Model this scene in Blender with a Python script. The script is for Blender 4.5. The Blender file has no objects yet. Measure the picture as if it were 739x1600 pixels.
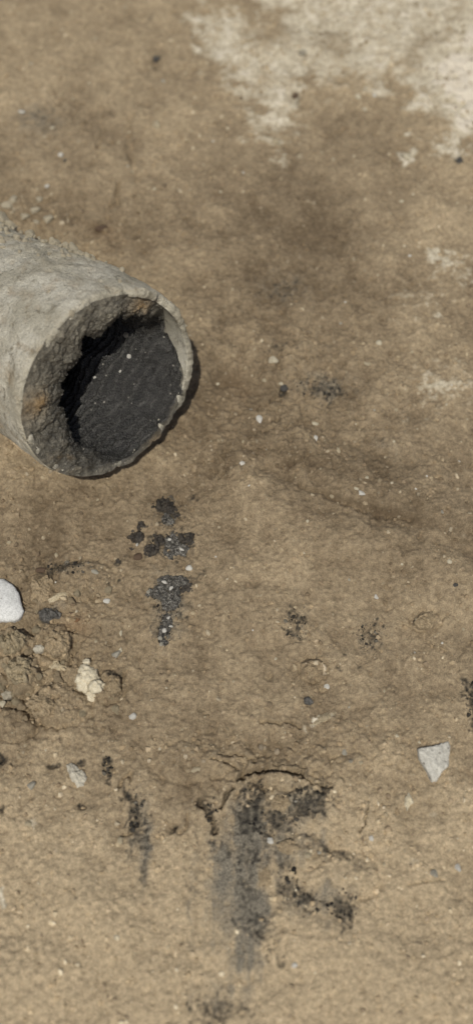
import bpy, bmesh, math, random
import numpy as np
from mathutils import Vector, Matrix

SC = bpy.context.scene
COL = SC.collection
RNG = np.random.default_rng(11)
random.seed(11)

# ------------------------------------------------------------------ camera, sky, sun, exposure
TH = math.radians(27.0)              # tilt away from straight down
DIST = 0.566                         # lens to ground along the view, metres
FPX = 800.0 / math.tan(math.radians(25.0))   # focal length in photo pixels (photo 739 x 1600)
CAM = np.array([0.0, -DIST * math.sin(TH), DIST * math.cos(TH)])
ROT = np.array([[1, 0, 0], [0, math.cos(TH), -math.sin(TH)], [0, math.sin(TH), math.cos(TH)]])

cd = bpy.data.cameras.new('camera')
cam = bpy.data.objects.new('camera', cd)
COL.objects.link(cam)
cam.location = CAM
cam.rotation_euler = (TH, 0, 0)
cd.sensor_fit = 'VERTICAL'
cd.sensor_height = 24.0
cd.lens = 12.0 / math.tan(math.radians(25.0))
cd.clip_start = 0.01
cd.clip_end = 200.0
cd.dof.use_dof = True
cd.dof.focus_distance = 0.540
cd.dof.aperture_fstop = 2.8
SC.camera = cam

l_cam = np.array([0.042, -0.030, -1.0])
l_w = ROT @ l_cam
l_w /= np.linalg.norm(l_w)
to_sun = -l_w
elev = math.asin(to_sun[2])
azim = math.atan2(to_sun[0], to_sun[1])

W = bpy.data.worlds.new('World')
SC.world = W
W.use_nodes = True
wn = W.node_tree
bg = wn.nodes['Background']
sky = wn.nodes.new('ShaderNodeTexSky')
sky.sky_type = 'NISHITA'
sky.sun_disc = False
sky.sun_elevation = elev
sky.sun_rotation = azim
sky.dust_density = 3.0
wn.links.new(sky.outputs[0], bg.inputs[0])
bg.inputs[1].default_value = 0.05

sd = bpy.data.lights.new('sun', 'SUN')
sd.energy = 3.0
sd.angle = math.radians(0.6)
sd.color = (1.0, 0.945, 0.84)
sun = bpy.data.objects.new('sun', sd)
COL.objects.link(sun)
sun.rotation_euler = Vector(l_w).to_track_quat('-Z', 'Y').to_euler()
sun.location = to_sun * 5

SC.view_settings.view_transform = 'Standard'
SC.view_settings.look = 'None'
SC.view_settings.exposure = 0.0
SC.view_settings.gamma = 1.0

# ------------------------------------------------------------------ noise and geometry helpers
def _h(ix, iy, iz, seed):
    h = (ix * 374761393 + iy * 668265263 + iz * 1274126177 + seed * 974711) & 0xFFFFFFFF
    h = ((h ^ (h >> 13)) * 1274126177) & 0xFFFFFFFF
    h = ((h ^ (h >> 16)) * 2246822519) & 0xFFFFFFFF
    return h ^ (h >> 15)

def noise2(x, y, seed=0):
    xi = np.floor(x).astype(np.int64); yi = np.floor(y).astype(np.int64)
    xf = x - xi; yf = y - yi
    u = xf * xf * xf * (xf * (xf * 6 - 15) + 10); v = yf * yf * yf * (yf * (yf * 6 - 15) + 10)
    def g(i, j):
        a = (_h(xi + i, yi + j, 0 * xi, seed) & 0xFFFF) * (2 * math.pi / 65536.0)
        return np.cos(a) * (xf - i) + np.sin(a) * (yf - j)
    n0 = g(0, 0) * (1 - u) + g(1, 0) * u
    n1 = g(0, 1) * (1 - u) + g(1, 1) * u
    return (n0 * (1 - v) + n1 * v) * 1.45

def fbm2(x, y, seed=0, octv=4, gain=0.5):
    s = 0; a = 1.0; t = 0
    for k in range(octv):
        s = s + a * noise2(x * 2.03 ** k + 17.3 * k, y * 2.03 ** k - 9.1 * k, seed + k)
        t += a; a *= gain
    return s / t

def noise3(p, seed=0):
    i = np.floor(p).astype(np.int64); f = p - i
    w = f * f * (3 - 2 * f)
    out = 0
    for a in (0, 1):
        for b in (0, 1):
            for c in (0, 1):
                hv = (_h(i[:, 0] + a, i[:, 1] + b, i[:, 2] + c, seed) & 0xFFFF) / 32768.0 - 1.0
                out = out + hv * (w[:, 0] if a else 1 - w[:, 0]) * (w[:, 1] if b else 1 - w[:, 1]) * (w[:, 2] if c else 1 - w[:, 2])
    return out

def fbm3(p, seed=0, octv=4, gain=0.5):
    s = 0; a = 1.0; t = 0
    for k in range(octv):
        s = s + a * noise3(p * 2.03 ** k + 5.7 * k, seed + k); t += a; a *= gain
    return s / t

def worley2(x, y, seed=0):
    xi = np.floor(x).astype(np.int64); yi = np.floor(y).astype(np.int64)
    d1 = np.full(x.shape, 9.0); d2 = np.full(x.shape, 9.0); cid = np.zeros(x.shape)
    for a in (-1, 0, 1):
        for b in (-1, 0, 1):
            h = _h(xi + a, yi + b, 0 * xi, seed)
            px = xi + a + (h & 0xFFFF) / 65536.0; py = yi + b + ((h >> 16) & 0xFFFF) / 65536.0
            d = np.hypot(px - x, py - y)
            near = d < d1
            d2 = np.where(near, d1, np.minimum(d2, d)); cid = np.where(near, (h & 0xFFF) / 4096.0, cid)
            d1 = np.where(near, d, d1)
    return d1, d2, cid

def ss(a, b, x):
    t = np.clip((x - a) / (b - a), 0, 1)
    return t * t * (3 - 2 * t)

def G(px, py, z=0.0):
    """photo position -> point on the plane at height z"""
    d = ROT @ np.array([(px - 369.5) / FPX, -(py - 800.0) / FPX, -1.0])
    return CAM + d * ((z - CAM[2]) / d[2])

def project(P):
    q = (P - CAM) @ ROT
    return 369.5 - FPX * q[:, 0] / q[:, 2], 800.0 + FPX * q[:, 1] / q[:, 2], -q[:, 2]

def seg_dist(X, Y, pts):
    d = np.full(X.shape, 1e9)
    for (ax, ay), (bx, by) in zip(pts[:-1], pts[1:]):
        vx, vy = bx - ax, by - ay
        t = np.clip(((X - ax) * vx + (Y - ay) * vy) / (vx * vx + vy * vy + 1e-9), 0, 1)
        d = np.minimum(d, np.hypot(X - ax - t * vx, Y - ay - t * vy))
    return d

def poly_sd(X, Y, pts):
    """signed distance to a polygon, positive inside"""
    d = seg_dist(X, Y, list(pts) + [pts[0]])
    ins = np.zeros(X.shape, bool)
    n = len(pts)
    for i in range(n):
        (ax, ay), (bx, by) = pts[i], pts[(i + 1) % n]
        if ay == by: continue
        ins ^= ((ay > Y) != (by > Y)) & (X < (bx - ax) * (Y - ay) / (by - ay) + ax)
    return np.where(ins, d, -d)

def mesh_np(name, V, F, smooth=True):
    m = bpy.data.meshes.new(name)
    V = np.asarray(V, np.float32); F = np.asarray(F, np.int32)
    k = F.shape[1]
    m.vertices.add(len(V)); m.vertices.foreach_set('co', V.ravel())
    m.loops.add(F.size); m.loops.foreach_set('vertex_index', F.ravel())
    m.polygons.add(len(F)); m.polygons.foreach_set('loop_start', np.arange(0, F.size, k, dtype=np.int32))
    m.update(calc_edges=True)
    if smooth: m.shade_smooth()
    else: m.shade_flat()
    return m

def set_attr(m, name, rgba):
    a = m.color_attributes.new(name, 'FLOAT_COLOR', 'POINT')
    a.data.foreach_set('color', np.asarray(rgba, np.float32).ravel())

def link(name, mesh, mat, parent=None, loc=None, label=None, cat=None, group=None, kind=None):
    o = bpy.data.objects.new(name, mesh)
    COL.objects.link(o)
    if mat is not None and mesh is not None and not mesh.materials: mesh.materials.append(mat)
    if parent is not None: o.parent = parent
    if loc is not None: o.location = loc
    if label: o['label'] = label
    if cat: o['category'] = cat
    if group: o['group'] = group
    if kind: o['kind'] = kind
    return o

def grid_faces(nr, nc, wrap=False):
    r = np.arange(nr - 1)[:, None]; c = np.arange(nc if wrap else nc - 1)[None, :]
    c2 = (c + 1) % nc
    return np.stack([r * nc + c, r * nc + c2, (r + 1) * nc + c2, (r + 1) * nc + c], -1).reshape(-1, 4)

# ------------------------------------------------------------------ materials
class NT:
    def __init__(s, name):
        s.m = bpy.data.materials.new(name); s.m.use_nodes = True
        s.t = s.m.node_tree; s.b = s.t.nodes['Principled BSDF']
        s.co = s.t.nodes.new('ShaderNodeTexCoord').outputs['Object']
    def n(s, kind, **kw):
        o = s.t.nodes.new(kind)
        for k, v in kw.items(): setattr(o, k, v)
        return o
    def put(s, sock, v):
        if isinstance(v, bpy.types.NodeSocket): s.t.links.new(v, sock)
        elif v is not None: sock.default_value = (*v, 1) if isinstance(v, tuple) and len(v) == 3 and sock.type == 'RGBA' else v
    def noise(s, scale, detail=3, rough=0.55, dist=0.0):
        o = s.n('ShaderNodeTexNoise'); s.put(o.inputs['Vector'], s.co)
        o.inputs['Scale'].default_value = scale; o.inputs['Detail'].default_value = detail
        o.inputs['Roughness'].default_value = rough; o.inputs['Distortion'].default_value = dist
        return o.outputs[0]
    def voro(s, scale, out='Color', feature='F1'):
        o = s.n('ShaderNodeTexVoronoi', feature=feature); s.put(o.inputs['Vector'], s.co)
        o.inputs['Scale'].default_value = scale
        return o.outputs[out]
    def ramp(s, f, a, b, lo=0.0, hi=1.0):
        o = s.n('ShaderNodeMapRange', interpolation_type='SMOOTHSTEP')
        for i, v in enumerate((f, a, b, lo, hi)): s.put(o.inputs[i], v)
        return o.outputs[0]
    def math(s, op, a, b=None):
        o = s.n('ShaderNodeMath', operation=op); s.put(o.inputs[0], a); s.put(o.inputs[1], b)
        return o.outputs[0]
    def mix(s, f, a, b, mode='MIX'):
        o = s.n('ShaderNodeMix', data_type='RGBA', blend_type=mode)
        s.put(o.inputs[0], f); s.put(o.inputs[6], a); s.put(o.inputs[7], b)
        return o.outputs[2]
    def grey(s, v):
        o = s.n('ShaderNodeCombineColor')
        for i in range(3): s.put(o.inputs[i], v)
        return o.outputs[0]
    def sep(s, c):
        o = s.n('ShaderNodeSeparateColor'); s.put(o.inputs[0], c); return o.outputs
    def attr(s, name):
        o = s.n('ShaderNodeAttribute', attribute_name=name); return o
    def bump(s, h, dist, strength=1.0, normal=None):
        o = s.n('ShaderNodeBump'); s.put(o.inputs['Height'], h); o.inputs['Distance'].default_value = dist
        o.inputs['Strength'].default_value = strength
        if normal is not None: s.put(o.inputs['Normal'], normal)
        return o.outputs[0]
    def done(s, col, rough=0.9, normal=None, spec=0.3):
        s.put(s.b.inputs['Base Color'], col); s.put(s.b.inputs['Roughness'], rough)
        s.put(s.b.inputs['Normal'], normal); s.put(s.b.inputs['Specular IOR Level'], spec)
        return s.m

DARK_SOIL = (0.195, 0.147, 0.092)  # dark end of the soil tone, also carries the painted shade
PALE_SOIL = (0.55, 0.440, 0.290)

def soil_material(name, with_attr=True, tone=0.5, tint=None):
    k = NT(name)
    n1 = k.noise(70, 7, 0.62, 0.4); n2 = k.noise(420, 4, 0.6); n3 = k.noise(1700, 3, 0.6)
    if with_attr:
        A = k.attr('masks'); B = k.attr('masks_more')
        a = k.sep(A.outputs[0]); b = k.sep(B.outputs[0])
        tone_and_shade = a[2]
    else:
        tone_and_shade = tone
    d2 = k.math('ADD', tone_and_shade, k.math('MULTIPLY', k.math('SUBTRACT', n1, 0.5), 0.36))
    col = k.mix(d2, DARK_SOIL, PALE_SOIL)
    if tint: col = k.mix(0.6, col, tint)
    v = k.math('MULTIPLY', k.ramp(n2, 0.28, 0.72, 0.78, 1.20), k.ramp(n3, 0.25, 0.75, 0.74, 1.24))
    col = k.mix(1.0, col, k.grey(v), 'MULTIPLY')
    cell = k.sep(k.voro(900))
    grain = k.math('MULTIPLY', k.ramp(cell[0], 0.965, 0.985), k.ramp(k.voro(900, 'Distance'), 0.45, 0.3))
    col = k.mix(k.math('MULTIPLY', grain, 0.55), col, (0.42, 0.37, 0.27))
    dark = k.math('MULTIPLY', k.ramp(cell[1], 0.985, 0.995), k.ramp(k.voro(900, 'Distance'), 0.5, 0.3))
    col = k.mix(k.math('MULTIPLY', dark, 0.15), col, (0.06, 0.05, 0.04))
    rough = 0.95
    if with_attr:
        pale_c = k.mix(k.ramp(n2, 0.35, 0.7), (0.60, 0.535, 0.40), (0.82, 0.76, 0.61))
        pale_c = k.mix(k.ramp(a[1], 0.8, 1.0), pale_c, (0.86, 0.79, 0.66))
        col = k.mix(k.math('MULTIPLY', k.ramp(a[1], 0.05, 0.9), 0.93), col, pale_c)
        col = k.mix(k.math('MULTIPLY', b[0], 0.6), col, (0.25, 0.145, 0.07))
        ash = k.mix(k.ramp(n3, 0.35, 0.68), (0.15, 0.134, 0.105), (0.38, 0.342, 0.268))
        col = k.mix(k.math('MULTIPLY', b[1], 1.0), col, ash)
        tarv = k.math('MULTIPLY', a[0], k.ramp(n3, 0.2, 0.5, 0.75, 1.0))
        tar_c = k.mix(k.ramp(n2, 0.4, 0.75), (0.028, 0.025, 0.021), (0.085, 0.077, 0.062))
        col = k.mix(tarv, col, tar_c)
        col = k.mix(k.math('MULTIPLY', b[2], 0.8), col, (0.105, 0.072, 0.042))
        rough = k.ramp(a[0], 0.0, 1.0, 0.95, 0.6)
    nb = k.bump(n3, 0.0010, 1.0)
    nb = k.bump(k.noise(4200, 2), 0.00025, 0.8, nb)
    return k.done(col, rough, nb, 0.25)

def stone_material(name, ca, cb, scale=500, speck=None, rough=0.75, bump=0.0004, spec=0.4):
    k = NT(name)
    n = k.noise(scale, 4, 0.6); f = k.noise(scale * 5, 2)
    col = k.mix(k.ramp(n, 0.3, 0.7), ca, cb)
    col = k.mix(1.0, col, k.grey(k.ramp(f, 0.25, 0.75, 0.82, 1.15)), 'MULTIPLY')
    if speck:
        s = k.math('MULTIPLY', k.ramp(k.sep(k.voro(scale * 1.2))[0], 0.78, 0.84), k.ramp(k.voro(scale * 1.2, 'Distance'), 0.5, 0.25))
        col = k.mix(k.math('MULTIPLY', s, 0.8), col, speck)
    nb = k.bump(n, bump, 0.8); nb = k.bump(f, bump * 0.4, 0.8, nb)
    return k.done(col, rough, nb, spec)

def tar_material(name, ca=(0.010, 0.009, 0.008), cb=(0.04, 0.038, 0.034), fleck=0.0, rough=0.38):
    k = NT(name)
    n = k.noise(700, 4, 0.65); f = k.noise(2600, 2)
    col = k.mix(k.ramp(n, 0.35, 0.7), ca, cb)
    if fleck:
        s = k.ramp(k.math('MULTIPLY', k.noise(900, 3, 0.7), k.ramp(f, 0.3, 0.6)), 0.60 - fleck * 0.2, 0.70 - fleck * 0.2)
        col = k.mix(s, col, (0.33, 0.32, 0.29))
    nb = k.bump(n, 0.0007, 1.0); nb = k.bump(f, 0.0003, 1.0, nb)
    return k.done(col, rough, nb, 0.5)

def pipe_material():
    k = NT('old_cement_pipe')
    a = k.sep(k.attr('wear_and_glint').outputs[0])
    n = k.noise(60, 5, 0.65); f = k.noise(600, 4, 0.65); g = k.noise(2200, 2)
    col = k.mix(k.ramp(n, 0.36, 0.64), (0.48, 0.45, 0.36), (0.70, 0.67, 0.57))
    col = k.mix(k.ramp(f, 0.48, 0.72), col, (0.58, 0.54, 0.43))
    col = k.mix(1.0, col, k.grey(k.ramp(g, 0.25, 0.75, 0.82, 1.16)), 'MULTIPLY')
    col = k.mix(k.math('MULTIPLY', k.ramp(k.noise(160, 5, 0.7, 0.5), 0.54, 0.68), 0.75), col, (0.20, 0.175, 0.125))
    col = k.mix(a[0], col, (0.56, 0.51, 0.39))        # pale lime on the broken lip
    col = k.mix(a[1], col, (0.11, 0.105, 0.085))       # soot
    col = k.mix(a[2], col, (0.30, 0.19, 0.085))        # rust
    nb = k.bump(f, 0.0020, 1.0); nb = k.bump(g, 0.0006, 1.0, nb)
    return k.done(col, 0.9, nb, 0.3)

def lining_material():
    k = NT('tar_lining')
    a = k.sep(k.attr('wear_and_glint').outputs[0])
    n = k.noise(420, 5, 0.65); f = k.noise(1500, 4, 0.65)
    col = k.mix(k.ramp(f, 0.40, 0.72), (0.012, 0.012, 0.0115), (0.062, 0.060, 0.054))
    grey = k.mix(k.ramp(n, 0.32, 0.68), (0.150, 0.139, 0.110), (0.34, 0.312, 0.245))
    col = k.mix(k.math('MULTIPLY', a[0], k.ramp(f, 0.25, 0.55, 0.55, 1.0)), col, grey)
    col = k.mix(k.math('MULTIPLY', a[1], k.ramp(n, 0.3, 0.6, 0.35, 1.0)), col, (0.34, 0.215, 0.09))
    col = k.mix(k.math('MULTIPLY', a[2], k.ramp(f, 0.3, 0.65)), col, (0.095, 0.092, 0.084))  # painted highlight on the wrinkle crests of the bore
    cell = k.sep(k.voro(650))
    sp = k.math('MULTIPLY', k.ramp(cell[0], 0.972, 0.98), k.ramp(k.voro(650, 'Distance'), 0.42, 0.2))
    col = k.mix(k.math('MULTIPLY', sp, 0.75), col, (0.36, 0.34, 0.29))
    nb = k.bump(n, 0.0012, 1.0); nb = k.bump(f, 0.0006, 1.0, nb); nb = k.bump(k.voro(1300, 'Distance'), 0.0003, 1.0, nb)
    return k.done(col, k.ramp(a[0], 0, 1, 0.24, 0.75), nb, 0.6)

M_SOIL = soil_material('brown_dirt')
M_CLOD = soil_material('dry_clod', False, 0.68)
M_PALECLOD = soil_material('pale_clod', False, 0.85, (0.44, 0.38, 0.26))
M_PIPE = pipe_material()
M_LINING = lining_material()
M_MORTAR = stone_material('lime_mortar', (0.50, 0.44, 0.325), (0.68, 0.61, 0.46), 700, bump=0.0008)
M_WHITE = stone_material('white_stone', (0.60, 0.58, 0.52), (0.74, 0.72, 0.66), 500)
M_GRANITE = stone_material('speckled_stone', (0.42, 0.405, 0.355), (0.62, 0.605, 0.54), 420, (0.15, 0.135, 0.11), bump=0.0009)
M_SMOOTH = stone_material('smooth_grey_white', (0.56, 0.57, 0.56), (0.68, 0.69, 0.68), 260, rough=0.7, bump=0.0005)
M_CREAM = stone_material('cream_stone', (0.52, 0.46, 0.33), (0.66, 0.60, 0.46), 450)
M_BEIGE = stone_material('beige_stone', (0.40, 0.335, 0.22), (0.52, 0.45, 0.32), 450)
M_GREY = stone_material('grey_stone', (0.24, 0.215, 0.165), (0.40, 0.365, 0.29), 450)
M_PALEGREY = stone_material('pale_grey_stone', (0.38, 0.355, 0.29), (0.58, 0.545, 0.455), 420, bump=0.0007)
M_SLATE = stone_material('dark_slate', (0.050, 0.048, 0.044), (0.16, 0.153, 0.14), 420, rough=0.5, bump=0.0008)
M_RUST = stone_material('rust_brown_stone', (0.17, 0.085, 0.04), (0.28, 0.17, 0.09), 400)
M_DARKBROWN = stone_material('dark_brown_stone', (0.09, 0.06, 0.04), (0.15, 0.10, 0.065), 400)
M_TAR = tar_material('black_tar', (0.018, 0.015, 0.012), (0.085, 0.071, 0.054), 0.0, 0.5)
M_TARFLECK = tar_material('flecked_tar', (0.016, 0.015, 0.013), (0.115, 0.105, 0.088), 0.75, 0.5)

# ------------------------------------------------------------------ ground
def axis(lo, hi, step, far, n):
    core = np.arange(lo, hi + step / 2, step)
    g = step * np.cumsum(np.geomspace(1.6, (far / step) * 0.32, n))
    return np.concatenate([(lo - g)[::-1], core, hi + g]), n, len(core)

gx, pad, nxc = axis(-0.175, 0.175, 0.0005, 40, 22)
gy, _, nyc = axis(-0.270, 0.420, 0.0006, 40, 22)
GX, GY = np.meshgrid(gx, gy)
q = np.stack([GX - CAM[0], GY - CAM[1], np.full(GX.shape, -CAM[2])], -1) @ ROT
zc = np.minimum(q[..., 2], -0.05)
PX = 369.5 - FPX * q[..., 0] / zc
PY = 800.0 + FPX * q[..., 1] / zc
core = (np.abs(GX) < 0.20) & (GY > -0.30) & (GY < 0.48)
PX = np.where(core, PX, -9e3); PY = np.where(core, PY, -9e3)

X1, Y1 = GX, GY
wx = fbm2(X1 * 90, Y1 * 90, 40, 4) ; wy = fbm2(X1 * 90 + 7, Y1 * 90 + 3, 60, 4)
WX = PX + 20 * wx; WY = PY + 20 * wy          # ragged outlines
wf = fbm2(X1 * 420, Y1 * 420, 80, 3); wf2 = fbm2(X1 * 420 + 5, Y1 * 420, 84, 3)
WX2 = PX + 7 * wx + 5 * wf; WY2 = PY + 7 * wy + 5 * wf2

def blobs(lst, X=WX, Y=WY):
    f = np.zeros(X.shape)
    for cx, cy, rx, ry, rot, s in lst:
        c, sn = math.cos(math.radians(rot)), math.sin(math.radians(rot))
        dx, dy = X - cx, Y - cy
        u = (dx * c + dy * sn) / rx; v = (-dx * sn + dy * c) / ry
        f = np.maximum(f, s * np.exp(-(u * u + v * v) * 0.9))
    return f

nA = fbm2(X1 * 12, Y1 * 12, 1, 4); nB = fbm2(X1 * 45, Y1 * 45, 5, 4)
nC = fbm2(X1 * 160, Y1 * 160, 9, 4); nD = fbm2(X1 * 520, Y1 * 520, 14, 3)

# relief
rough_zone = np.clip(blobs([(60, 1020, 150, 150, 0, 1.0), (430, 1190, 220, 60, 0, 0.8), (460, 620, 160, 150, 0, .65), (110, 400, 160, 60, 20, .4)], PX, PY), 0, 1)
H = 0.0040 * nA + 0.0030 * nB + (0.0012 + 0.0026 * rough_zone) * nC + (0.00085 + 0.0010 * rough_zone) * nD
w1, w2, wid = worley2(X1 * 75 + 0.3 * wx, Y1 * 75 + 0.3 * wy, 3)
H += (0.0002 + 0.0015 * rough_zone) * (ss(0.02, 0.22, w2 - w1) * (0.4 + 0.8 * wid) - 0.5) * ss(0.1, 0.5, rough_zone)
v1, v2, vid = worley2(X1 * 260 + 0.25 * wf, Y1 * 260 + 0.25 * wf2, 8)
H += (0.00022 + 0.00040 * rough_zone) * (1 - np.clip(v1, 0, 1) ** 2) * (ss(0, 0.25, v2 - v1) * (0.3 + vid))
# broad soft shapes of the bank: a shallow ridge and a furrow right of the pipe
H += 0.006 * np.exp(-((seg_dist(PX, PY, [(420, 740), (560, 800), (760, 880)]) - 40) / 45.0) ** 2)
H += 0.004 * blobs([(120, 1420, 160, 60, 30, 1), (60, 1520, 120, 50, -20, .8), (560, 1500, 200, 60, 10, .9)], PX, PY)

mounds = [(25, 1005, 34, 24, .0045), (25, 1055, 42, 34, .005), (85, 1000, 36, 26, .004), (170, 1070, 24, 26, .003), (90, 1100, 50, 34, .004),
          (20, 1130, 40, 26, .003), (489, 1045, 22, 19, .003), (663, 972, 22, 15, .0025), (440, 1215, 46, 20, .0025), (300, 1190, 60, 30, .002),
          (395, 1250, 26, 26, .002), (480, 1330, 34, 26, .0018), (530, 1370, 60, 40, .0025), (130, 905, 50, 30, .003), (400, 960, 90, 50, .0015)]
for cx, cy, rx, ry, hh in mounds:
    d = np.hypot((WX2 - cx) / rx, (WY2 - cy) / ry)
    H += hh * (1 - ss(0.55, 1.0, d)) - 0.45 * hh * np.exp(-((d - 1.06) / 0.10) ** 2)

cracks = [([(372, 1219), (383, 1207), (410, 1203), (440, 1205), (470, 1211)], 3.2, .0060),
          ([(470, 1211), (500, 1228), (515, 1232)], 2.0, .003),
          ([(312, 1250), (322, 1268), (333, 1280), (338, 1298)], 3.4, .003),
          ([(346, 1262), (352, 1246), (362, 1232)], 2.6, .0045),
          ([(560, 1298), (570, 1285), (576, 1265)], 2.0, .0022),
          ([(640, 1384), (662, 1377), (690, 1374)], 1.8, .0014),
          ([(186, 1232), (192, 1216), (205, 1206), (204, 1218)], 2.2, .003),
          ([(330, 1186), (355, 1192), (372, 1200)], 2.0, .003), ([(345, 1180), (370, 1178), (400, 1186)], 1.8, .0025),
          ([(405, 1127), (430, 1130), (452, 1128), (470, 1136)], 2.2, .003),
          ([(170, 640), (185, 660)], 2, .001),
          ([(402, 640), (420, 626), (430, 616)], 2.6, .0035), ([(455, 730), (470, 722), (480, 712)], 3.0, .0035),
          ([(470, 765), (510, 778), (555, 795), (640, 820)], 3.5, .0025),
          ([(205, 180), (200, 215), (207, 250), (215, 285)], 5, .002), ([(170, 325), (184, 318), (186, 290)], 3, .003),
          ([(150, 250), (158, 215), (162, 180)], 4, .0015), ([(105, 345), (110, 334)], 3, .003),
          ([(110, 1040), (112, 1010), (118, 1000)], 3, .004), ([(60, 1045), (85, 1040), (108, 1028)], 2.5, .003),
          ([(186, 1080), (190, 1065), (192, 1050)], 2.5, .003), ([(345, 750), (352, 735), (348, 715), (352, 702)], 2.2, .002),
          ([(655, 850), (656, 838)], 3, .002), ([(15, 1075), (40, 1068), (48, 1055)], 2.5, .003),
          ([(190, 1305), (200, 1302), (205, 1296)], 2, .002), ([(280, 1300), (292, 1294), (294, 1272)], 2.2, .002),
          ([(250, 800), (290, 812)], 1.5, .001), ([(165, 755), (182, 768), (205, 762)], 1.5, .0015),
          ([(95, 900), (60, 890), (40, 905)], 2, .002)]
for pts, wd, dp in cracks:
    d = seg_dist(WX2, WY2, pts)
    H += -dp * np.exp(-(d / wd) ** 2) + 0.18 * dp * np.exp(-((d - 2.6 * wd) / (1.6 * wd)) ** 2)

pits = [(461, 150, 9, .0025), (717, 252, 9, .002), (444, 611, 10, .003), (245, 95, 9, .002), (270, 1289, 8, .003), (120, 1254, 9, .002),
        (85, 1195, 12, .002), (6, 1185, 11, .0025), (5, 1265, 11, .002), (168, 1193, 12, .002), (711, 915, 7, .002), (502, 1020, 4, .0015),
        (180, 365, 16, .002), (505, 1075, 8, .002), (420, 1056, 9, .002)]
for cx, cy, r, dp in pits:
    H -= dp * np.exp(-(np.hypot(WX2 - cx, WY2 - cy) / r) ** 2)

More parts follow.
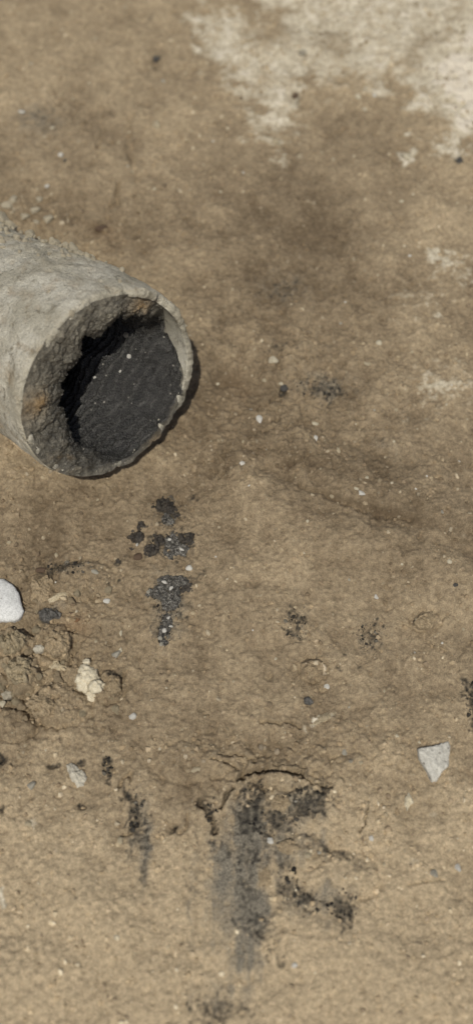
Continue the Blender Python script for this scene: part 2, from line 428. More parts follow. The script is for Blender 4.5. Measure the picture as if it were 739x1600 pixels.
# stains: black tar seepage, ash, lime, rust; soil tone with painted shade
tar_f = blobs([(400, 1250, 16, 16, 0, 1), (385, 1285, 20, 26, 0, .85), (432, 1278, 26, 20, 20, .9), (480, 1262, 24, 22, 0, 1), (500, 1238, 16, 12, 0, .9), (470, 1230, 14, 14, 0, .7),
               (455, 1300, 22, 10, 0, .9), (395, 1330, 18, 30, 0, .75), (480, 1325, 20, 8, -20, .9), (505, 1322, 16, 7, 20, .95), (540, 1340, 16, 8, 40, .9), (556, 1355, 14, 9, 45, .8), (565, 1310, 10, 14, 0, .75), (445, 1352, 28, 13, 0, .95),
               (450, 1388, 16, 18, 0, .95), (476, 1400, 22, 20, 40, .95), (482, 1428, 12, 8, 0, .8), (536, 1402, 15, 20, 0, .95), (528, 1430, 10, 10, 30, .8), (550, 1442, 7, 18, 0, .8), (545, 1418, 12, 22, 0, .9),
               (415, 1465, 22, 10, 0, .8), (440, 1500, 12, 8, 40, .85), (375, 1520, 9, 30, 8, .5),
               (330, 1270, 8, 14, -25, 1.1), (337, 1292, 7, 10, 0, 1.1), (316, 1252, 6, 9, 0, .9), (308, 1315, 5, 18, 0, .7), (356, 1330, 6, 12, 0, .8),
               (165, 1188, 11, 11, 0, 1.1), (168, 1213, 7, 12, 0, 1.0), (174, 1225, 5, 4, 0, .9), (88, 1195, 16, 9, 20, .95), (123, 1191, 9, 6, 0, .9), (5, 1187, 12, 12, 0, 1.1), (4, 1266, 10, 10, 0, 1.0), (120, 1254, 10, 6, 20, 1.0), (140, 1256, 10, 4, 0, .7),
               (205, 1245, 12, 18, -35, .95), (216, 1275, 12, 22, 0, .9), (220, 1320, 12, 34, 0, .72), (222, 1368, 13, 22, 0, .68), (229, 1386, 5, 5, 0, .8), (188, 1248, 7, 7, 0, .8), (196, 1225, 4, 10, 0, .7), (270, 1290, 8, 8, 0, 1.0),
               (345, 1580, 34, 22, 0, .85), (322, 1598, 30, 14, 0, .8), (298, 1352, 14, 12, 0, .45), (300, 1385, 14, 10, 0, .4),
               (100, 1380, 26, 10, 0, .36), (120, 1400, 6, 5, 0, .5), (150, 1392, 16, 7, 0, .4),
               (652, 1470, 20, 6, 25, .62), (633, 1468, 8, 7, 0, .6), (675, 1488, 22, 5, 25, .4), (697, 1518, 11, 5, -35, .75), (716, 1520, 8, 5, 0, .55),
               (735, 1085, 9, 26, 0, .95), (728, 1065, 9, 8, 0, .7), (732, 1130, 9, 14, 0, .75), (738, 1180, 6, 10, 0, .5), (660, 1300, 5, 5, 0, .5), (574, 1268, 4, 14, 20, .5),
               (454, 955, 7, 11, 0, .75), (474, 972, 10, 9, 0, .9), (444, 985, 7, 5, 0, .85), (464, 1003, 7, 6, 0, .7), (500, 1020, 4, 4, 0, .9), (538, 1025, 5, 5, 0, .7), (580, 977, 13, 10, 0, .62), (570, 1005, 16, 10, 30, .6), (597, 962, 9, 7, 0, .5), (557, 1048, 10, 8, 0, .72), (523, 1050, 8, 6, 0, .6), (568, 1020, 8, 7, 0, .5), (600, 1005, 10, 7, 0, .45),
               (431, 542, 20, 11, 0, .62), (471, 545, 8, 8, 0, .5), (430, 455, 20, 12, 0, .48), (468, 448, 12, 22, 20, .55), (377, 465, 8, 18, 0, .5), (500, 608, 44, 17, 0, .6), (532, 610, 12, 14, 0, .78), (445, 610, 9, 8, 0, 1.1), (470, 592, 12, 9, 0, .5), (420, 628, 9, 6, -40, .6), (392, 620, 8, 10, 0, .4), (597, 685, 6, 15, 0, .55), (625, 715, 30, 8, 0, .35),
               (60, 185, 42, 26, 20, .42), (30, 190, 20, 14, 0, .45), (172, 178, 10, 8, 0, .6), (212, 288, 9, 6, 0, .5), (245, 95, 9, 10, 0, .85), (230, 30, 7, 12, 0, .6), (461, 150, 8, 7, 0, .75), (717, 252, 8, 12, 0, .7), (473, 80, 7, 6, 0, .4), (550, 20, 20, 10, 0, .25), (382, 330, 6, 6, 0, .6), (502, 338, 6, 8, 0, .5), (303, 375, 5, 10, 0, .5), (340, 375, 5, 6, 0, .5), (535, 360, 16, 10, 0, .35),
               (112, 885, 30, 9, -12, .75), (125, 876, 14, 6, -20, .8), (150, 890, 8, 6, 0, .6), (168, 905, 9, 4, 0, .7), (68, 898, 12, 5, 0, .8), (183, 878, 7, 7, 0, 1.0), (188, 905, 4, 4, 0, .8), (205, 870, 14, 8, 0, .4), (300, 775, 14, 5, -15, .75), (265, 772, 14, 10, 0, .6), (326, 770, 6, 5, 0, .6), (198, 866, 12, 5, 0, .6), (300, 855, 14, 9, 0, .55), (320, 866, 8, 4, 0, .5), (200, 808, 10, 4, 0, .5),
               (262, 850, 50, 22, 0, .62), (258, 805, 26, 28, 0, .62), (262, 935, 28, 34, 0, .72), (258, 985, 16, 28, 0, .62), (292, 942, 14, 12, 0, .6), (322, 946, 10, 7, 0, .45), (285, 912, 26, 9, 0, .65),
               (182, 1052, 12, 10, 0, .85), (196, 1095, 8, 5, 0, .6), (75, 962, 26, 15, 0, .8), (40, 1000, 10, 6, 0, .5), (232, 1018, 6, 4, 0, .5)])
speck = fbm2(X1 * 700, Y1 * 700, 120, 3)
net = blobs([(400, 1270, 36, 60, 0, .7), (478, 1256, 54, 44, 0, .72), (440, 1300, 70, 50, 0, .62), (400, 1340, 40, 40, 0, .55), (470, 1330, 60, 16, 0, .55), (545, 1345, 34, 26, 40, .5), (450, 1370, 30, 34, 0, .6), (470, 1400, 34, 44, 0, .60), (540, 1418, 26, 48, 0, .62), (410, 1450, 44, 44, 0, .5), (430, 1490, 24, 24, 0, .42), (215, 1290, 22, 70, 0, .6), (335, 1320, 26, 60, 0, .45), (578, 990, 28, 30, 0, .5), (465, 975, 24, 30, 0, .55), (345, 1580, 60, 34, 0, .6), (500, 607, 56, 22, 0, .52), (265, 850, 60, 34, 0, .5), (262, 800, 34, 36, 0, .45), (262, 950, 40, 60, 0, .48), (100, 890, 60, 18, 0, .45), (735, 1100, 14, 50, 0, .6), (425, 1310, 80, 110, 0, .44), (385, 1400, 24, 110, 0, .5), (440, 545, 40, 16, 0, .4), (440, 455, 50, 26, 0, .4), (60, 185, 60, 40, 0, .34), (300, 1380, 20, 50, 0, .35)])
isl = blobs([(440, 1252, 17, 15, 0, 1), (445, 1318, 22, 15, 0, 1), (412, 1368, 12, 17, 0, 1), (500, 1362, 46, 22, 0, 1), (540, 1385, 26, 14, 0, .7), (405, 1310, 8, 8, 0, .6), (500, 1290, 40, 14, 0, .8), (540, 1300, 24, 24, 0, .8), (450, 1455, 30, 14, 0, .8)], WX2, WY2)
ridge = 1 - np.abs(fbm2(X1 * 150, Y1 * 150, 130, 4)) * 5
net = net * (1 - isl) + 0.22 * (ridge - 0.2) + 0.30 * wf + 0.26 * speck
tar_f = tar_f * (1 - 0.8 * isl) * 0.92
tar = ss(0.28, 0.66, tar_f + 0.34 * nC + 0.30 * wf + 0.24 * speck - 0.02) * np.clip(tar_f * 1.7, 0, 1)
tar = np.maximum(tar, 0.92 * ss(0.36, 0.64, net + 0.25 * nD) * core)
for pts, wd, dp in cracks[2:5]:
    tar = np.maximum(tar, 0.85 * np.exp(-(seg_dist(WX2, WY2, pts) / (wd * 1.1)) ** 2))
curl = seg_dist(WX2, WY2, [(283, 905), (300, 904), (312, 900), (318, 894)])
tar = np.maximum(tar, 0.9 * np.exp(-(curl / 2.0) ** 2))

ash_f = blobs([(390, 1300, 40, 70, 0, .8), (352, 1360, 26, 60, 0, .75), (390, 1420, 34, 60, 0, .8), (378, 1490, 16, 60, 4, .7), (440, 1330, 60, 40, 0, .6), (460, 1260, 50, 40, 0, .6), (330, 1330, 14, 50, 0, .5),
               (305, 1400, 14, 90, 0, .42), (222, 1320, 18, 70, 0, .6), (225, 1260, 10, 14, 0, .5), (320, 1480, 16, 80, 0, .3), (340, 1560, 50, 40, 0, .45), (525, 1410, 50, 40, 0, .45), (470, 1410, 50, 34, 0, .5),
               (505, 605, 60, 24, 0, .5), (60, 185, 50, 40, 0, .45), (440, 450, 60, 34, 0, .35), (600, 700, 26, 30, 0, .3), (262, 945, 34, 70, 0, .5), (120, 885, 44, 16, 0, .4), (80, 955, 40, 24, 0, .4), (200, 330, 14, 8, 0, .2), (575, 1000, 40, 34, 0, .3), (470, 970, 34, 30, 0, .25)])
streak = fbm2(X1 * 170 + 0.4 * wx, Y1 * 12, 700, 4, 0.6) * ss(1220, 1320, PY)
ash_f = np.maximum(ash_f, blobs([(455, 1290, 80, 70, 0, .56), (500, 1400, 70, 60, 0, .46), (420, 1320, 90, 110, 0, .46), (350, 1400, 50, 130, 0, .50), (385, 1400, 28, 150, 2, .8), (440, 1350, 70, 80, 0, .5), (222, 1320, 20, 100, 0, .5)]) * (1 - 0.7 * isl))
ash_f = ash_f + 0.52 * streak * ss(0.02, 0.3, ash_f)
tar = tar * np.clip(0.80 + 0.9 * nD + 0.6 * streak - 0.22 * ss(1250, 1330, PY) * (PX > 190), 0.2, 1)
ash = ss(0.12, 0.62, ash_f + 0.38 * nC + 0.26 * wf) * np.clip(ash_f * 1.5, 0, 1)

lime_poly = [(312, 30), (345, 22), (420, 42), (432, 20), (395, -20), (900, -60), (900, 330), (739, 215), (712, 205), (690, 170), (655, 160), (620, 118), (580, 140), (545, 118), (500, 135), (478, 128), (452, 175), (436, 226), (415, 205), (405, 150), (372, 138), (352, 105), (326, 78)]
sdl = poly_sd(WX, WY, lime_poly)
lime_n = fbm2(X1 * 55, Y1 * 75, 200, 5, 0.6)
lime_m = fbm2(X1 * 130, Y1 * 150, 230, 5, 0.65)
lime = ss(-30, 26, sdl + 70 * lime_n + 4 + 26 * nC + 14 * wf) * (0.58 + 0.50 * ss(-0.34, 0.26, lime_m + 0.35 * lime_n))
lime *= 1 - 0.75 * blobs([(425, 52, 30, 28, 0, 1), (520, 70, 34, 22, 0, .7), (650, 80, 16, 50, 30, .7), (700, 45, 10, 60, 40, .6), (530, 135, 30, 25, 0, .8), (410, 130, 14, 26, 0, .5)])
bright = blobs([(735, 120, 75, 95, 0, 1.2), (730, 190, 40, 40, 0, 1.0)], WX, WY)
lime = np.maximum(lime * 0.86, ss(0.15, 1.05, bright + 0.6 * lime_n + 0.35 * nC))
lp_f = blobs([(634, 245, 18, 16, -30, .9), (640, 215, 14, 10, 0, .7), (700, 235, 40, 25, 0, .7), (700, 410, 60, 40, 0, .55), (680, 400, 20, 16, 0, .7), (735, 430, 30, 40, 0, .5), (680, 495, 16, 14, 0, .6), (690, 610, 60, 26, 0, .6), (640, 650, 60, 16, 0, .45), (575, 420, 16, 26, 0, .3), (612, 300, 24, 14, 30, .35),
              (570, 570, 24, 12, 30, .45), (650, 470, 90, 70, 0, .42), (690, 600, 90, 60, 0, .5), (600, 560, 60, 60, 0, .3), (645, 1350, 26, 30, 0, .42), (690, 1340, 14, 20, 0, .35), (500, 1125, 30, 8, -25, .7), (475, 1140, 10, 14, 0, .5), (435, 195, 12, 14, 0, .6), (730, 330, 30, 20, 0, .4), (20, 60, 26, 30, 0, .35), (290, 20, 40, 30, 0, .25), (50, 130, 26, 14, 0, .3),
              (46, 1285, 14, 10, 0, .6), (45, 1300, 24, 30, 0, .3), (3, 1400, 10, 22, 0, .8), (250, 345, 40, 30, 0, .2), (300, 270, 24, 14, 0, .35), (90, 320, 40, 14, 20, .35), (15, 318, 18, 14, 0, .6), (330, 1480, 8, 60, 0, .35), (300, 1200, 16, 8, 0, .4), (55, 1490, 34, 24, 0, .3), (682, 1277, 14, 12, 0, .45), (430, 1290, 14, 8, 0, .3), (250, 200, 8, 8, 0, .4), (20, 1300, 20, 20, 0, .2), (90, 935, 16, 8, 0, .3), (590, 1380, 20, 14, 0, .3), (145, 1360, 30, 10, 0, .3)])
lime = np.maximum(lime, 0.95 * ss(0.26, 0.80, lp_f + 0.42 * nC + 0.30 * wf) * np.clip(lp_f * 1.6, 0, 1))

tone_and_shade = 0.40 + 0.36 * nB + 0.28 * nC + 0.28 * nA + 0.12 * wf + 0.25 * fbm2(X1 * 26, Y1 * 15 + 8 * X1, 810, 4)
tone_and_shade += 0.72 * ss(1110, 1450, PY + 60 * nA + 40 * nB)                       # lighter towards the foot
tone_and_shade += 0.16 * (1 - ss(120, 330, PY + 40 * nB))
tone_and_shade += 0.25 * blobs([(700, 330, 90, 70, 0, 1), (690, 560, 80, 120, 0, .6), (640, 1120, 150, 110, 0, .4), (390, 1100, 120, 70, 0, .4), (40, 120, 90, 90, 0, .5), (330, 90, 50, 80, 0, .3), (60, 1050, 120, 90, 0, .6)], PX, PY)
painted_shade = blobs([(470, 380, 140, 110, 15, 1), (560, 350, 60, 70, 0, .8), (400, 520, 110, 140, 0, .8), (330, 650, 120, 110, 0, .8), (520, 770, 180, 70, 8, .8), (120, 820, 170, 70, 0, .55), (640, 830, 140, 40, 14, .8), (430, 860, 150, 70, 0, .35), (350, 200, 60, 90, 0, .3), (230, 330, 60, 60, 0, .4)], PX + 30 * wx, PY + 30 * wy)  # soft shadow over the middle ground, painted as darker soil
tone_and_shade -= 0.22 * painted_shade
tone_and_shade += 0.34 * streak * ss(250, 300, PX) * (1 - ss(380, 460, PX)) + 0.25 * np.exp(-((PX + 10 * wx - 332) / 9.0) ** 2) * ss(1290, 1380, PY)
tone_and_shade = np.where(core, tone_and_shade, 0.6)
rust = blobs([(112, 975, 24, 16, 10, .9), (118, 967, 12, 6, 0, .8), (165, 362, 26, 14, 20, .5), (375, 600, 20, 34, 0, .3), (455, 1285, 14, 8, 0, .5), (10, 1350, 10, 6, 0, .3), (737, 1215, 8, 10, 0, .5)]) * (0.7 + 0.5 * nC)
brown = blobs([(158, 358, 22, 11, 20, 1), (178, 380, 14, 9, 30, .8), (205, 215, 6, 40, 8, .5), (172, 176, 11, 9, 0, .6), (520, 780, 60, 8, 15, .7), (610, 808, 60, 8, 15, .7), (455, 725, 22, 12, -30, .6), (330, 110, 10, 45, 15, .35), (105, 345, 60, 7, 12, .6), (425, 1216, 26, 7, 0, .4), (285, 1290, 14, 14, 0, .3)]) * (0.8 + 0.4 * wf)

H -= 0.0010 * tar * (tar_f > 0.6)
H += 0.0009 * tar * np.clip(speck, 0, 1) + 0.0020 * np.clip(lime, 0, 1) * (0.5 + 0.6 * lime_n + 0.5 * nC) * (PY < 300)
H = np.where(core, H, 0.03 * fbm2(X1 * 1.2, Y1 * 1.2, 300, 4) * ss(0.4, 2.0, np.hypot(X1, Y1)))

gm = mesh_np('ground', np.stack([GX, GY, H], -1).reshape(-1, 3), grid_faces(*GX.shape))
one = np.ones(GX.shape)
set_attr(gm, 'masks', np.stack([np.clip(tar, 0, 1), np.clip(lime, 0, 1), np.clip(tone_and_shade, 0, 1.25), one], -1).reshape(-1, 4))
set_attr(gm, 'masks_more', np.stack([np.clip(rust, 0, 1), np.clip(ash, 0, 1), np.clip(brown, 0, 1), one], -1).reshape(-1, 4))
link('ground', gm, M_SOIL, kind='structure')

def height(x, y):
    i = np.clip(np.searchsorted(gx, x) - 1, 0, len(gx) - 2); j = np.clip(np.searchsorted(gy, y) - 1, 0, len(gy) - 2)
    a = (x - gx[i]) / (gx[i + 1] - gx[i]); b = (y - gy[j]) / (gy[j + 1] - gy[j])
    return (H[j, i] * (1 - a) + H[j, i + 1] * a) * (1 - b) + (H[j + 1, i] * (1 - a) + H[j + 1, i + 1] * a) * b

def spot(px, py):
    p = G(px, py)
    h = float(height(np.array(p[0]), np.array(p[1])))
    p = G(px, py, h)
    return Vector((p[0], p[1], float(height(np.array(p[0]), np.array(p[1])))))

# ------------------------------------------------------------------ the pipe
RP = 0.0495                                     # outer radius
A_c = np.array([0.625, -0.50, 0.60]); A_c /= np.linalg.norm(A_c)
U_c = np.array([0.62, 0.78, 0.0]); U_c -= A_c * (U_c @ A_c); U_c /= np.linalg.norm(U_c)
V_c = np.cross(A_c, U_c)
if V_c[2] < 0: V_c = -V_c
PA, PU, PV = ROT @ A_c, ROT @ U_c, ROT @ V_c
PIPE_PX = (173, 603)
PC = G(*PIPE_PX, 0.062)
base = PC - PA * 0.10

NPH = 288
phi = np.linspace(0, 2 * math.pi, NPH, endpoint=False)
cph, sph = np.cos(phi), np.sin(phi)
lobe = np.clip(np.cos(phi - math.radians(15)), 0, 1) ** 1.5        # the crusted upper edge

def ring_pts(r, t):
    """r, t: arrays (k, NPH) -> world points relative to base"""
    P = PC + PU * (r * cph)[..., None] + PV * (r * sph)[..., None] + PA * t[..., None]
    return P - base

def ang(c, w):
    d = (phi - math.radians(c) + math.pi) % (2 * math.pi) - math.pi
    return np.exp(-(d / math.radians(w)) ** 2)
def ring_noise(tt, scale, seed, octv=4):
    k = tt.shape[0]
    p = np.stack([np.broadcast_to(cph, tt.shape) * RP, np.broadcast_to(sph, tt.shape) * RP, tt], -1).reshape(-1, 3) * scale
    return fbm3(p, seed, octv).reshape(tt.shape)

chip = 0.0022 * ring_noise(np.zeros((1, NPH)), 90, 2)[0] + 0.0012 * ring_noise(np.zeros((1, NPH)), 400, 6)[0]
chip -= 0.004 * np.exp(-((phi - math.radians(8)) / 0.10) ** 2)
ts = np.concatenate([np.linspace(0.0, -0.012, 16), np.linspace(-0.0132, -0.23, 140)])
T = np.repeat(ts[:, None], NPH, 1) + chip * np.clip(1 + ts[:, None] / 0.012, 0, 1)
R = RP * np.ones_like(T) - 0.16 * lobe * np.clip(-T - 0.030, 0, 0.09)
flank = np.exp(-((phi - math.radians(185)) / 0.35) ** 2)
R += 0.0035 * flank * ss(-0.004, -0.05, T)
fn = ring_noise(T, 55, 20); fm = ring_noise(T, 220, 24); ff = ring_noise(T, 800, 27, 3)
crust_w = ss(0.2, 0.9, lobe) * ss(-0.01, -0.05, T)
R += 0.0013 * fn + (0.0008 + 0.0016 * crust_w) * fm + (0.00022 + 0.0006 * crust_w) * ff
lipn = ring_noise(T, 500, 31, 3)
lip = np.exp(T / 0.0035)
R += 0.0008 * lip * np.clip(lipn + 0.2, 0, 1) + 0.0006 * lip * ring_noise(T, 1300, 33, 2)
R -= 0.0010 * np.exp(-np.arange(len(ts)) / 1.2)[:, None]
pit0 = np.clip(fbm3(np.stack([RP * cph + 0 * R, RP * sph + 0 * R, T], -1).reshape(-1, 3) * 170, 90, 5, 0.6).reshape(R.shape) * 2.6 - 0.45, 0, 1)
R -= 0.0013 * pit0
outer = ring_pts(R, T)
Rin = RP - 0.0042
# the rim face and the bare inner wall
kin = np.concatenate([np.linspace(0.15, 1, 6), np.ones(26)])
tin = np.concatenate([np.zeros(6), np.linspace(-0.001, -0.05, 26)])
Ti = np.repeat(tin[:, None], NPH, 1) + chip * np.clip(1 + tin[:, None] / 0.012, 0, 1)
Ri = (R[0] - 0.0002)[None] * (1 - kin[:, None]) + Rin * kin[:, None] + 0.0004 * ring_noise(Ti, 300, 35) - 0.16 * lobe * np.clip(-Ti - 0.030, 0, 0.09)
Ti[:6] += 0.0006 * np.sin(kin[:6] * math.pi)[:, None] + 0.0011 * ring_noise(Ti[:6], 700, 36)
inner = ring_pts(Ri, Ti)
rows = np.concatenate([outer[::-1], inner], 0)
Vp = rows.reshape(-1, 3)
pm = mesh_np('pipe_wall', Vp, grid_faces(len(rows), NPH, True))
limew = np.concatenate([(0.75 * lip * np.clip(lipn * 1.2 + 0.75, 0, 1) + 0.8 * crust_w * np.clip(fm * 2.2 + .5, 0, 1))[::-1],
                        np.repeat((0.55 * (kin < 1))[:, None], NPH, 1) * np.clip(0.35 + 0.75 * np.cos(phi + math.radians(10)), 0.05, 1)], 0)
rimn = ring_noise(Ti, 500, 38)
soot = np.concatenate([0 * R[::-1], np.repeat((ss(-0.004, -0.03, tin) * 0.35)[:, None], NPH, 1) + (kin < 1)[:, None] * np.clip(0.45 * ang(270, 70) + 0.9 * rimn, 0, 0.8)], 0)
pit = np.clip(fbm3(np.stack([R * cph, R * sph, T], -1).reshape(-1, 3) * 170, 90, 5, 0.6).reshape(R.shape) * 2.6 - 0.45, 0, 1)
rustw = np.concatenate([(0.45 * pit + 0.35 * np.clip(ring_noise(T, 120, 41) * 3 - 1.0, 0, 1))[::-1], np.zeros_like(Ri)], 0)
set_attr(pm, 'wear_and_glint', np.stack([np.clip(limew, 0, 1), soot, rustw, np.ones_like(soot)], -1).reshape(-1, 4))
pipe = bpy.data.objects.new('drain_pipe', None)
COL.objects.link(pipe)
pipe.location = base
pipe.empty_display_size = 0.02
pipe['label'] = 'broken grey cement drain pipe jutting from the dirt, its mouth caked with black tar'
pipe['category'] = 'pipe'
link('pipe_wall', pm, M_PIPE, pipe)

# black lining: a thick ragged lip on the near side, a thin skin on the far wall
Lp = 0.0225 * ang(97, 56) + 0.0065 * ang(30, 26) + 0.0125 * ang(165, 34) + 0.007 * ang(205, 28) + 0.004 * ang(5, 22)
Lp = np.minimum(Lp, 0.0265) + 0.0035 * ring_noise(np.zeros((1, NPH)), 75, 50)[0] * np.clip(Lp / 0.01, 0, 1) + 0.0012 * ring_noise(np.zeros((1, NPH)), 260, 53)[0] * np.clip(Lp / 0.01, 0, 1)
Lp -= 0.0045 * ang(72, 9) - 0.003 * ang(56, 9)
Lp = np.clip(Lp, 0.0008, 1)
bare = ang(-24, 17)
t0 = -0.0028 + 0.0040 * ss(0, 0.35, np.clip(ang(110, 75) + ang(190, 40) + ang(258, 46) * (0.62 + 1.1 * ring_noise(np.zeros((1, NPH)), 210, 59)[0]), 0, 1)) - 0.013 * bare ** 0.7 + 0.0016 * ring_noise(np.zeros((1, NPH)), 160, 56)[0] - 0.0015 * ang(20, 25)
sA = np.linspace(0, 1, 56)[:, None]
dl = 0.10 * Lp + 0.0035
cov = np.clip(ang(110, 75) + ang(190, 40) + ang(258, 46) * (0.62 + 1.1 * ring_noise(np.zeros((1, NPH)), 210, 59)[0]), 0, 1)
over = 0.0041 * cov
rA = Rin - 0.0004 + over * (1 - ss(0, 0.25, sA)) - Lp * sA ** 0.9
tA = t0 - dl * (0.35 * sA + 0.65 * sA ** 2.4)
sB = np.concatenate([np.linspace(0.02, 1, 150) ** 1.15])[:, None]
low = ang(275, 60)
deep = 0.085
tB = -0.004 + (t0 - dl + 0.004) * (1 - ss(0, 0.3, sB)) - (deep - 0.02) * sB
rB = (Rin - 0.004 - (0.031 * low + 0.008 * ang(0, 60) + 0.004 * ang(200, 40)) * ss(0.004, 0.040, -tB) - (Lp - 0.0036) * (1 - ss(0.0, 0.16, sB)) )
rB = np.minimum(rB, Rin - 0.0012)
cap = np.linspace(1, 0.02, 14)[1:, None]
rC = rB[-1][None] * cap; tC = np.repeat(tB[-1][None], 13, 0) - 0.008 * (1 - cap)
rL = np.concatenate([rA, rB, rC]); tL = np.concatenate([tA, tB, tC])
shrink = 0.16 * lobe * np.clip(-tL - 0.030, 0, 0.09)
rL = np.maximum(rL - shrink, 0.0004)
q3 = np.stack([rL * cph, rL * sph, tL], -1).reshape(-1, 3)
n1 = fbm3(q3 * 110, 60).reshape(rL.shape); n2 = fbm3(q3 * 330, 64).reshape(rL.shape); n3 = fbm3(q3 * 950, 68, 3).reshape(rL.shape)
# wrinkles that run round the bore
wr = np.sin((tL + 0.0016 * n1) * 2 * math.pi / 0.0034 + 0.7 * n2)
face = np.concatenate([np.clip(Lp / 0.010, 0, 1) * np.ones_like(sA), np.clip(Lp / 0.010, 0, 1) * (1 - ss(0, 0.03, sB)), np.zeros((13, 1)) + 0 * phi])
amp = np.concatenate([ss(0, 0.12, sA) * np.ones(NPH), np.ones_like(rB), np.ones_like(rC)])
rL = rL - amp * (0.0012 * face * np.abs(n1) + 0.0035 * (1 - face) * n1 + (0.0009 + 0.0003 * face) * n2 + (0.0006 + 0.0007 * face) * n3 + 0.0011 * wr * (1 - face) * np.clip(0.7 + 1.2 * n1, 0, 1))
tL = tL + amp * face * (0.0018 * n1 + 0.0009 * n2 + 0.0011 * n3)
rL = np.minimum(rL, Rin - 0.0001 - shrink + np.concatenate([over * (1 - ss(0, 0.25, sA)), np.zeros_like(rB), np.zeros_like(rC)]))
lin = ring_pts(rL, tL)
lm = mesh_np('tar_lining', lin.reshape(-1, 3), grid_faces(len(lin), NPH, True))
sAll = np.concatenate([sA * np.ones(NPH), np.ones_like(rB), np.ones_like(rC)])
greyw = face * (1 - 0.80 * ss(0.40, 1.0, sAll)) * np.clip(0.30 + 0.85 * (ang(70, 80)) + 0.35 * ang(150, 25), 0, 1) * np.clip(0.75 + 0.6 * n1, 0, 1)
edge = (1 - ss(0.05, 0.30, sAll)) * (0.62 + 0.6 * np.clip(n2, -.4, 1))
greyw = np.clip(np.maximum(greyw, edge), 0, 1)
rustl = np.clip((ang(133, 9) * np.exp(-((sAll - 0.22) / 0.22) ** 2) + 0.9 * ang(22, 8) * np.exp(-((sAll - 0.3) / 0.3) ** 2) + 0.55 * ang(262, 7) * np.exp(-(sAll / 0.15) ** 2) + 0.4 * ang(185, 10) * np.exp(-(sAll / 0.4) ** 2) * np.clip(n2 * 2, 0, 1)) * (0.8 + 0.6 * n2), 0, 1)
rustl[len(sA):] = 0
set_attr(lm, 'wear_and_glint', np.stack([greyw, rustl, np.clip(ss(0.2, 1.0, wr) * (1 - face) * (0.55 + 1.3 * n2), 0, 1), 0 * greyw + 1], -1).reshape(-1, 4))  # grey deposit, rust, and the highlight painted on wrinkle crests
link('tar_lining', lm, M_LINING, pipe)

def on_surface(V, px, py, r=4.0):
    """the visible vertex of V (points relative to base) nearest a photo position"""
    W_ = V + base
    x, y, d = project(W_)
    c = np.hypot(x - px, y - py)
    idx = np.where(c < r)[0]
    if len(idx) == 0: idx = np.array([np.argmin(c)])
    k = idx[np.argmin(d[idx])]
    return Vector(V[k])

# ------------------------------------------------------------------ stones
def ico(sub):
    bm = bmesh.new(); bmesh.ops.create_icosphere(bm, subdivisions=sub, radius=1.0)
    V = np.array([v.co[:] for v in bm.verts]); F = np.array([[v.index for v in f.verts] for f in bm.faces]); bm.free()
    return V, F
ICO = {s: ico(s) for s in (1, 2, 3, 4)}

def rock(name, seed, sub=3, facets=9, lump=0.18, fine=0.05, flat=0.7):
    """a broken stone about 2 units across: a ball cut by random planes, then roughened"""
    V, F = ICO[sub]; V = V.copy(); rg = np.random.default_rng(seed)
    for _ in range(facets):
        n = rg.normal(size=3); n /= np.linalg.norm(n); c = rg.uniform(0.55, 0.85)
        d = V @ n; V = V - np.outer(np.clip(d - c, 0, None), n) * 0.92
    V *= (1 + lump * fbm3(V * 1.6, seed, 3) + fine * fbm3(V * 7, seed + 5, 2))[:, None]
    V[:, 2] *= flat
    V[:, :2] /= np.abs(V[:, :2]).max()
    return mesh_np(name, V, F, smooth=sub >= 3)

def slab(name, outline, thick, dome=0.35, rough=0.12, seed=0, n=96, jag=0.03, sub=None):
    """a flat stone or clod from an outline (metres, centred): domed top, rounded rim, sides down into the soil"""
    o = np.array(outline, float); c = np.vstack([o, o[:1]])
    L = np.concatenate([[0], np.cumsum(np.hypot(*np.diff(c, axis=0).T))])
    s = np.linspace(0, L[-1], n, endpoint=False)
    P = np.stack([np.interp(s, L, c[:, 0]), np.interp(s, L, c[:, 1])], -1)
    size = np.abs(P).max()
    Ps = sum(np.roll(P, j, 0) for j in range(-8, 9)) / 17.0
    ph = np.linspace(0, 2 * math.pi, n, endpoint=False)
    jn = fbm3(np.stack([np.cos(ph) * 3, np.sin(ph) * 3, ph * 0 + seed], -1), seed, 4)
    P *= (1 + jag * 3 * jn)[:, None]
    sc = [0.02, .12, .24, .36, .48, .6, .7, .79, .87, .93, .975, 1.0, 1.01, 0.99, .93]
    zz = [1 - dome * k ** 2.2 for k in sc[:10]] + [(1 - dome) * .90, (1 - dome) * .72, .28, -.2, -.8]
    V = np.concatenate([np.column_stack([(Ps + (P - Ps) * min(1, k) ** 3) * k, np.full(n, z * thick)]) for k, z in zip(sc, zz)])
    q = V / size
    d = fbm3(q * 3.0, seed + 3, 4); e = fbm3(q * 11, seed + 9, 3)
    V[:, 2] += thick * rough * (2.2 * d + 1.2 * e)
    V[:, :2] *= (1 + 0.03 * e)[:, None]
    F = grid_faces(len(sc), n, True)[:, ::-1]
    m = mesh_np(name, V, F)
    return m

def outline_px(pts, z=0.001):
    c = np.mean(np.array(pts, float), 0)
    p0 = G(*c, z)
    return [(G(x, y, z) - p0)[:2] for x, y in pts][::-1], tuple(c)

def stone_from_photo(name, pts, thick, mat, label, cat, seed=1, sink=0.0, tilt=(0, 0), parent=None, **kw):
    o, c = outline_px(pts)
    m = slab(name, o, thick, seed=seed, **kw)
    p = spot(*c); p.z -= sink
    ob = link(name, m, mat, loc=p, label=label, cat=cat)
    ob.rotation_euler = (tilt[0], tilt[1], 0)
    return ob

